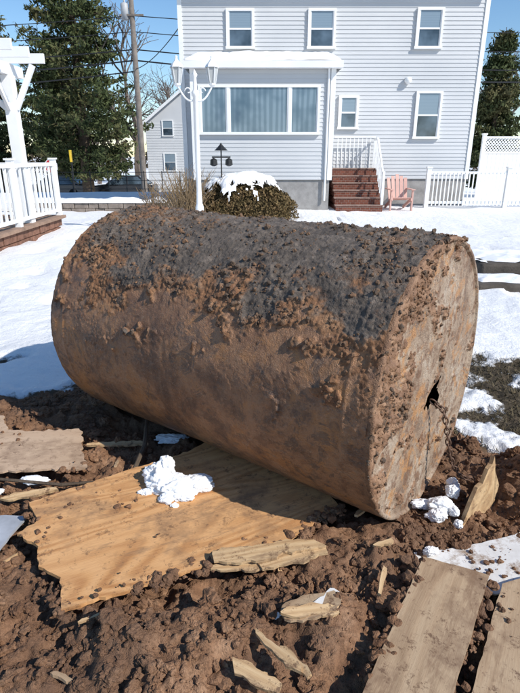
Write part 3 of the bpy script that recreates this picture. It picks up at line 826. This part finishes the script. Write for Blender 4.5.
# ------------------------------------------------------------------ lamp post
e = empty('street_lamp'); lx, ly = -1.12, 10.0
b = MB().lathe(lx, ly, [(.16,0),(.16,.1),(.09,.16),(.075,.6),(.055,.66),(.045,.9),(.045,2.45),(.065,2.47),(.065,2.52),(.035,2.56),(.03,2.75),(.05,2.79),(.0,2.88)], 12)
b.obj('post', MAT_WHITE, e, True); b = MB()
for s in (-1, 1):
    P = [Vector((lx,ly,2.40))]+[Vector((lx+s*(.30*t), ly, 2.40-.10*math.sin(t*math.pi)+.22*t)) for t in np.linspace(.1, 1, 9)]
    b.tube(P, .017, 6)
    b.tube([Vector((lx+s*(.12+.06*math.cos(t)*(1-t/8)), ly, 2.54+.06*math.sin(t)*(1-t/8))) for t in np.linspace(0, 5, 14)], .010, 5)
    b.lathe(lx+s*.30, ly, [(.02,2.60),(.055,2.63),(.055,2.66),(.0,2.661)], 8)
    b.lathe(lx+s*.30, ly, [(.12,2.90),(.10,2.94),(.04,3.0),(.02,3.04),(.025,3.07),(0,3.09)], 6)
    for k in range(6):
        t = k*math.pi/3; b.bar((lx+s*.3+.06*math.cos(t),ly+.06*math.sin(t),2.66),(lx+s*.3+.105*math.cos(t),ly+.105*math.sin(t),2.90),.01,.01)
b.obj('arms', MAT_WHITE, e); b = MB()
for s in (-1, 1): b.lathe(lx+s*.30, ly, [(.0,2.663),(.052,2.664),(.096,2.898),(0,2.899)], 6)
b.obj('lantern_glass', MAT_LGL, e)
# bird feeder
b = MB().tube([(-.92,13.2,0),(-.92,13.2,1.70)], .018, 6); b.box(-1.14,-.70,13.18,13.22,1.44,1.47); b.lathe(-1.10,13.2,[(.0,1.44),(.08,1.40),(.09,1.28),(.03,1.25),(0,1.25)],8); b.lathe(-.74,13.2,[(.0,1.44),(.08,1.40),(.09,1.28),(.03,1.25),(0,1.25)],8); b.lathe(-.92,13.2,[(.16,1.60),(.04,1.72),(0,1.78)],8)
b.obj('bird_feeder', MAT_BLACK)

# ------------------------------------------------------------------ vegetation
def leaf_quads(P, size, up=.3):
    n = len(P); a = rng.normal(size=(n, 3)); a /= np.linalg.norm(a, axis=1)[:, None]
    b = rng.normal(size=(n, 3)); b -= a*(a*b).sum(1)[:, None]; b /= np.linalg.norm(b, axis=1)[:, None]
    s = size*(.5+rng.random((n, 1)))
    V = np.stack([P-a*s, P+b*s*.4, P+a*s, P-b*s*.4], 1).reshape(-1, 3)
    F = np.arange(4*n).reshape(n, 4)
    return V, F
# rounded hedge
e = empty('hedge_bush')
n = 20000; u = rng.normal(size=(n, 3)); u /= np.linalg.norm(u, axis=1)[:, None]; u[:, 2] = np.abs(u[:, 2])*1.0-.12
lum = 1+.10*fbm(u[:, 0]*3, u[:, 1]*3, u[:, 2]*3, 3, .5, 7)
rad = (1-.28*rng.random(n)**1.6)*lum
P = u*rad[:, None]*np.array([1.26, .88, .95])+np.array([-.40, 13.4, .14])
V, F = leaf_quads(P, .036); obj('leaves', V, F, MAT_HEDGE, e)
v, f = icobase(4); obj('dark_core', v*np.array([1.0, .68, .72])+np.array([-.40, 13.4, .10]), f, simple('hedge_inner', (.05, .035, .02), .95, .3, 8), e)  # solid dark ellipsoid, its colour stands in for shade inside the hedge
gx, gy = np.meshgrid(np.linspace(-1, 1, 100), np.linspace(-1, 1, 90))
rr2 = np.hypot((gx+.05)/.72, (gy-.03)/.78); rim = 1-.42*fbm(gx*3.5, gy*3.5, 0, 4, .65, 91)
t = np.clip(1-rr2/rim, 0, 1)
dome = .93*np.sqrt(np.clip(1-np.minimum(gx**2+gy**2, .99), 0, 1))
hz = .14+dome+np.clip(t*5, 0, 1)**.5*(.095+.07*fbm(gx*4, gy*4, 1, 4, .55, 92))-.04
V = np.stack([-.42+gx*1.24, 13.4+gy*.88, hz], -1).reshape(-1, 3)
ii = np.arange(100*90).reshape(90, 100); F = np.stack([ii[:-1,:-1], ii[:-1,1:], ii[1:,1:], ii[1:,:-1]], -1).reshape(-1, 4)
F = F[(t.reshape(-1)[F] > 0).all(1)]
obj('snow_cap', V, F, MAT_SNOW, e, True)
# twig shrub
def twigs(name, cx, cy, n, h, sp, mat):
    b = MB()
    for i in range(n):
        a = random.random()*6.28; l = h*(.5+.6*random.random()); s = sp*random.random()
        p0 = Vector((cx+random.uniform(-.2,.2), cy+random.uniform(-.2,.2), 0)); p1 = p0+Vector((math.cos(a)*s*.5, math.sin(a)*s*.5, l*.6)); p2 = p0+Vector((math.cos(a)*s, math.sin(a)*s, l))
        b.tube([p0,p1,p2], [.009,.007,.003], 3, False)
        for k in range(3):
            q = p0.lerp(p2, random.uniform(.4, .95)); b.tube([q, q+Vector((random.uniform(-.15,.15), random.uniform(-.15,.15), random.uniform(.05,.25)))], [.005,.002], 3, False)
    return b.obj(name, mat)
MT = simple('dry_twig', (.24, .17, .10), .9, .3, 9, .1)
twigs('bare_shrub', -1.75, 12.6, 170, 1.15, .85, MT); twigs('bare_shrub', -2.6, 13.6, 60, .8, .6, MT)

def conifer(name, x, y, z0, h, r, seed, dens=1.0):
    rnd = random.Random(seed); e = empty(name)
    MB().tube([(x,y,z0),(x+.1,y,z0+h*.5),(x,y,z0+h)], [h*.024, h*.014, .02], 8).obj('trunk', MAT_BARK, e)
    br = MB(); P = []
    nw = int(34*dens)
    for w in range(nw):
        t = .10+.9*w/nw; zc = z0+h*t+rnd.uniform(-.15, .15)
        rad = r*(1-t)**.62*(1 if t > .22 else .75)
        for k in range(7):
            a = rnd.random()*6.283; l = rad*rnd.uniform(.50, 1.18)
            d = Vector((math.cos(a), math.sin(a), 0)); p0 = Vector((x, y, zc)); mid = p0+d*l*.55+Vector((0,0,-.04*l)); end = p0+d*l+Vector((0,0,.10*l))
            br.tube([p0, mid, end], [.05,.03,.01], 3, False)
            for q in range(int(15*l/ r*1.5)+5):
                s = rnd.uniform(.25, 1.0)**.8; c = (p0.lerp(mid, s/.55) if s < .55 else mid.lerp(end, (s-.55)/.45))
                side = Vector((-d.y, d.x, 0))*rnd.gauss(0, .28*l*(1.1-s)+.12)
                for z in range(9): P.append((c.x+side.x+rnd.gauss(0,.17), c.y+side.y+rnd.gauss(0,.17), c.z+rnd.gauss(0,.11)+.05))
    br.obj('limbs', MAT_BARK, e)
    V, F = leaf_quads(np.array(P), .13); obj('needles', V, F, MAT_PINE, e)
conifer('pine_tree', -11.3, 36, -1.4, 17.5, 4.7, 1, 1.15)
conifer('pine_tree', -20.5, 44, -1.4, 15, 4.2, 2, 1.0)
conifer('pine_tree', 15.6, 38, -1.4, 10.5, 2.3, 3, .8)
conifer('pine_tree', -15.8, 45, -1.4, 11.5, 3.2, 5, .9)

def bare(name, x, y, z0, h, seed, mat=MAT_BARKG, depth=6, spread=.5):
    rnd = random.Random(seed); b = MB()
    def grow(p, d, l, r, k):
        q = p+d*l*.5+Vector((rnd.uniform(-.05,.05),)*3)*l; e_ = p+d*l
        b.tube([p, q, e_], [r, r*.85, r*.68], 5 if k > 3 else 3, False)
        if k == 0: return
        for i in range(rnd.choice((2, 3, 3)) if k > 1 else 3):
            nd = (d+Vector((rnd.gauss(0,spread), rnd.gauss(0,spread), rnd.gauss(.12,spread*.6)))).normalized()
            grow(p+d*l*rnd.uniform(.65, 1), nd, l*rnd.uniform(.62, .85), r*.62, k-1)
    grow(Vector((x, y, z0)), Vector((0, 0, 1)), h*.27, h*.020, depth)
    return b.obj(name, mat)
bare('bare_tree', -8.6, 39.5, -1.4, 16, 4); bare('bare_tree', -7.6, 60, -1.4, 14, 5); bare('bare_tree', -17, 58, -1.4, 13, 6); bare('bare_tree', 19.0, 44, -1.4, 14, 7)
bare('bare_tree', -13.5, 52, -1.4, 13, 8)
# distant treeline (one object)
P = []
for i in range(150):
    x = -150+i*2.0+random.uniform(-1,1); y = random.uniform(110, 135); hh = random.uniform(3.5, 7.5)
    for k in range(160):
        t = random.random(); rr_ = 1.9*(1-t*.6); a = random.random()*6.28
        P.append((x+math.cos(a)*rr_*random.random(), y+math.sin(a)*rr_, -1.4+hh*t))
V, F = leaf_quads(np.array(P), .45); obj('distant_trees', V, F, foliage('distant_brush', (.05,.045,.03), (.08,.065,.045), (.12,.095,.065), .2))

# ------------------------------------------------------------------ background street
MB().box(-200, 200, 37.2, 43.0, -1.42, -1.36).obj('road', MAT_ASPH)
MB().box(-200, 200, 36.9, 37.19, -1.45, -1.25).obj('kerb', MAT_CONC)
def car(name, x, y, z, paint):
    e = empty(name)
    prof = [(-2.1,.35),(-2.15,.6),(-2.05,.86),(-1.2,.95),(1.3,.98),(2.1,.92),(2.2,.6),(2.15,.32)]
    n = len(prof)
    v = [(x+a, y-.88, z+b) for a, b in prof]+[(x+a, y+.88, z+b) for a, b in prof]
    f = [tuple(range(n))[::-1], tuple(range(n, 2*n))]+[(i, (i+1) % n, n+(i+1) % n, n+i) for i in range(n)]
    o = obj('body', v, f, paint, e); bb = o.modifiers.new('b', 'BEVEL'); bb.width = .08; bb.segments = 3
    lo = [(-1.15,.94),(1.75,.97)]; hi = [(-.45,1.46),(1.1,1.48)]
    v = [(x+lo[0][0],y-.82,z+.94),(x+lo[1][0],y-.82,z+.97),(x+lo[1][0],y+.82,z+.97),(x+lo[0][0],y+.82,z+.94),(x+hi[0][0],y-.64,z+1.46),(x+hi[1][0],y-.64,z+1.48),(x+hi[1][0],y+.64,z+1.48),(x+hi[0][0],y+.64,z+1.46)]
    o = obj('cabin_glass', v, [(0,1,5,4),(1,2,6,5),(2,3,7,6),(3,0,4,7),(4,5,6,7)], MAT_GLASS, e)
    r = MB().box(x-.47,x+1.12,y-.66,y+.66,z+1.463,z+1.53)
    for s in (-.83, .83):
        r.bar((x-1.15,y+s,z+.95),(x-.45,y+s*.79,z+1.48),.05,.06); r.bar((x+1.75,y+s,z+.95),(x+1.1,y+s*.79,z+1.48),.05,.1); r.bar((x+.35,y+s,z+.95),(x+.35,y+s*.79,z+1.48),.05,.07)
    r.obj('roof_and_pillars', paint, e, False, .02)
    w = MB()
    for a in (-1.35, 1.35):
        for s in (-.9, .72): w.tube([(x+a,y+s,z+.33),(x+a,y+s+.18,z+.33)], .33, 18)
    w.obj('wheels', MAT_TYRE, e)
    return e
car('parked_car', -9.5, 38.6, -1.36, MAT_CARP); car('parked_car', -14.3, 38.7, -1.36, MAT_CARG)
# background house
B = empty('background_house')
bx0, bx1, by0, by1 = -9.3, -2.2, 46, 56
siding('front', bx0, bx1, by0, -1.4, 4.0, B, .2, None, .02)
MB().box(bx0+.01, bx1, by0+.02, by1, -1.4, 4.0).obj('core', MAT_SID, B)
b = MB(); xm = (bx0+bx1)/2; b.poly([(bx0,by0,4.0),(bx1,by0,4.0),(xm,by0,6.6)]); b.obj('gable', MAT_SID, B)
b = MB(); b.poly([(bx0-.4,by0-.3,3.75),(xm,by0-.3,6.75),(xm,by1,6.75),(bx0-.4,by1,3.75)]); b.poly([(xm,by0-.3,6.75),(bx1+.4,by0-.3,3.75),(bx1+.4,by1,3.75),(xm,by1,6.75)]); b.obj('roof', MAT_SHINGLE, B)
b = MB(); b.bar((bx0-.4,by0-.32,3.7),(xm,by0-.32,6.7),.06,.2); b.bar((xm,by0-.32,6.7),(bx1+.4,by0-.32,3.7),.06,.2); b.obj('rake_trim', MAT_WHITE, B)
window('bg_window_a', -7.9, -7.1, 3.0, 4.1, by0-.02, B); window('bg_window_b', -7.9, -7.0, .3, 1.6, by0-.02, B); window('bg_window_c', -5.9, -5.1, 3.0, 4.1, by0-.02, B)
# utility pole and wires
e = empty('utility_pole'); ux_, uy_ = -6.45, 30.5
MB().tube([(ux_,uy_,-1.5),(ux_,uy_,10.8)], [.17,.12], 12).obj('pole', MAT_POLE, e)
b = MB().bar((ux_-1.0,uy_-.1,9.9),(ux_+1.0,uy_-.1,9.9),.09,.11); b.bar((ux_-.6,uy_-.12,8.1),(ux_+.6,uy_-.12,8.1),.07,.08)
b.obj('crossarm', MAT_POLE, e)
b = MB().lathe(ux_-.35, uy_, [(0,7.9),(.19,7.92),(.2,8.6),(.12,8.66),(0,8.68)], 12); b.lathe(ux_-.35, uy_, [(.03,8.6),(.05,8.8),(0,8.85)], 6); b.obj('transformer', simple('grey_metal', (.42,.43,.44), .5), e, True)
w = MB()
def wire(p, q, sag, r=.02):
    p, q = Vector(p), Vector(q); w.tube([p.lerp(q, t)-Vector((0,0,sag*4*t*(1-t))) for t in np.linspace(0, 1, 14)], r, 4, False)
wire((ux_,uy_,6.6),(-40,33,6.9),.7,.028); wire((ux_,uy_,6.1),(-40,33,6.3),.8,.035); wire((ux_,uy_,7.4),(-40,33,7.6),.6); wire((ux_,uy_,5.6),(-40,33,5.7),.9,.03); wire((ux_,uy_,8.1),(-40,33,8.4),.6)
wire((ux_,uy_,6.6),(30,34,6.6),.7,.028); wire((ux_,uy_,7.4),(30,34,7.4),.6); wire((ux_,uy_,5.7),(-2.3,19,5.6),.25); wire((ux_,uy_,6.1),(30,34,6.1),.8,.035); wire((ux_,uy_,8.1),(30,34,8.3),.5)
wire((ux_-1,uy_,10.0),(-40,33,10),.6); wire((ux_+1,uy_,10.0),(-40,33,10.3),.6)
w.obj('wires', MAT_BLACK, e)
# stop sign
e = empty('stop_sign'); sx_, sy_, sz_ = -11.15, 29.5, .93
pts = [(sx_+.38*math.cos(math.pi/8+k*math.pi/4), sz_+.38*math.sin(math.pi/8+k*math.pi/4)) for k in range(8)]
MB().poly([(a, sy_, b_) for a, b_ in pts]).obj('border', MAT_WHITE, e)
MB().poly([(sx_+(a-sx_)*.9, sy_-.006, sz_+(b_-sz_)*.9) for a, b_ in pts]).obj('face', MAT_RED, e)
cu = bpy.data.curves.new('letters', 'FONT'); cu.body = 'STOP'; cu.size = .27; cu.align_x = 'CENTER'; cu.align_y = 'CENTER'
to = bpy.data.objects.new('letters', cu); COL.objects.link(to); to.location = (sx_, sy_-.012, sz_); to.rotation_euler = (math.radians(90), 0, 0); cu.materials.append(MAT_WHITE); to.parent = e
MB().tube([(sx_,sy_+.04,-1.4),(sx_,sy_+.04,1.3)], .035, 6).obj('post', MAT_CONC, e)
e = empty('road_sign'); MB().bar((-10.2,30,1.15),(-10.2,30,1.75),.06,.25).obj('panel', MAT_YEL, e); MB().tube([(-10.2,30.05,-1.4),(-10.2,30.05,1.7)], .035, 6).obj('post', MAT_BLACK, e)
e = empty('wire_fence'); b = MB()
for i in range(12): b.tube([(-13+i*.9,27.5,-.8),(-13+i*.9,27.5,.75)], .025, 5)
for z in (-.1,.3,.7): b.tube([(-13,27.5,z),(-3.1,27.5,z)], .012, 4)
b.obj('posts_and_wires', MAT_BLACK, e)

# ------------------------------------------------------------------ light, sky, camera
sd = Vector((.825*.77, -.565*.77, .64)).normalized()
el = math.asin(sd.z)
su = bpy.data.lights.new('sun', 'SUN'); su.energy = 5.0; su.angle = math.radians(.5); su.color = (1, .955, .885)
so = bpy.data.objects.new('sun', su); COL.objects.link(so); so.rotation_euler = sd.to_track_quat('Z', 'Y').to_euler()
wd = bpy.data.worlds.new('World'); scene.world = wd; wd.use_nodes = True
sk = wd.node_tree.nodes.new('ShaderNodeTexSky'); sk.sky_type = 'NISHITA'; sk.sun_disc = False
sk.sun_elevation = el; sk.sun_rotation = math.atan2(sd.x, sd.y); sk.air_density = 1.0; sk.dust_density = .1; sk.ozone_density = 2.6
hs = wd.node_tree.nodes.new('ShaderNodeHueSaturation'); hs.inputs['Saturation'].default_value = 1.15
bg = wd.node_tree.nodes['Background']; bg.inputs['Strength'].default_value = .15
wd.node_tree.links.new(sk.outputs[0], hs.inputs['Color']); wd.node_tree.links.new(hs.outputs[0], bg.inputs[0])
scene.view_settings.view_transform = 'Standard'; scene.view_settings.look = 'None'; scene.view_settings.exposure = 0
cam = bpy.data.cameras.new('camera'); co = bpy.data.objects.new('camera', cam); COL.objects.link(co)
cam.sensor_fit = 'VERTICAL'; cam.sensor_height = 36; cam.lens = 27.17; cam.clip_end = 3000; cam.clip_start = .05
co.location = (0, 0, 1.5); co.rotation_euler = (math.radians(90-20.1), 0, 0)
scene.camera = co
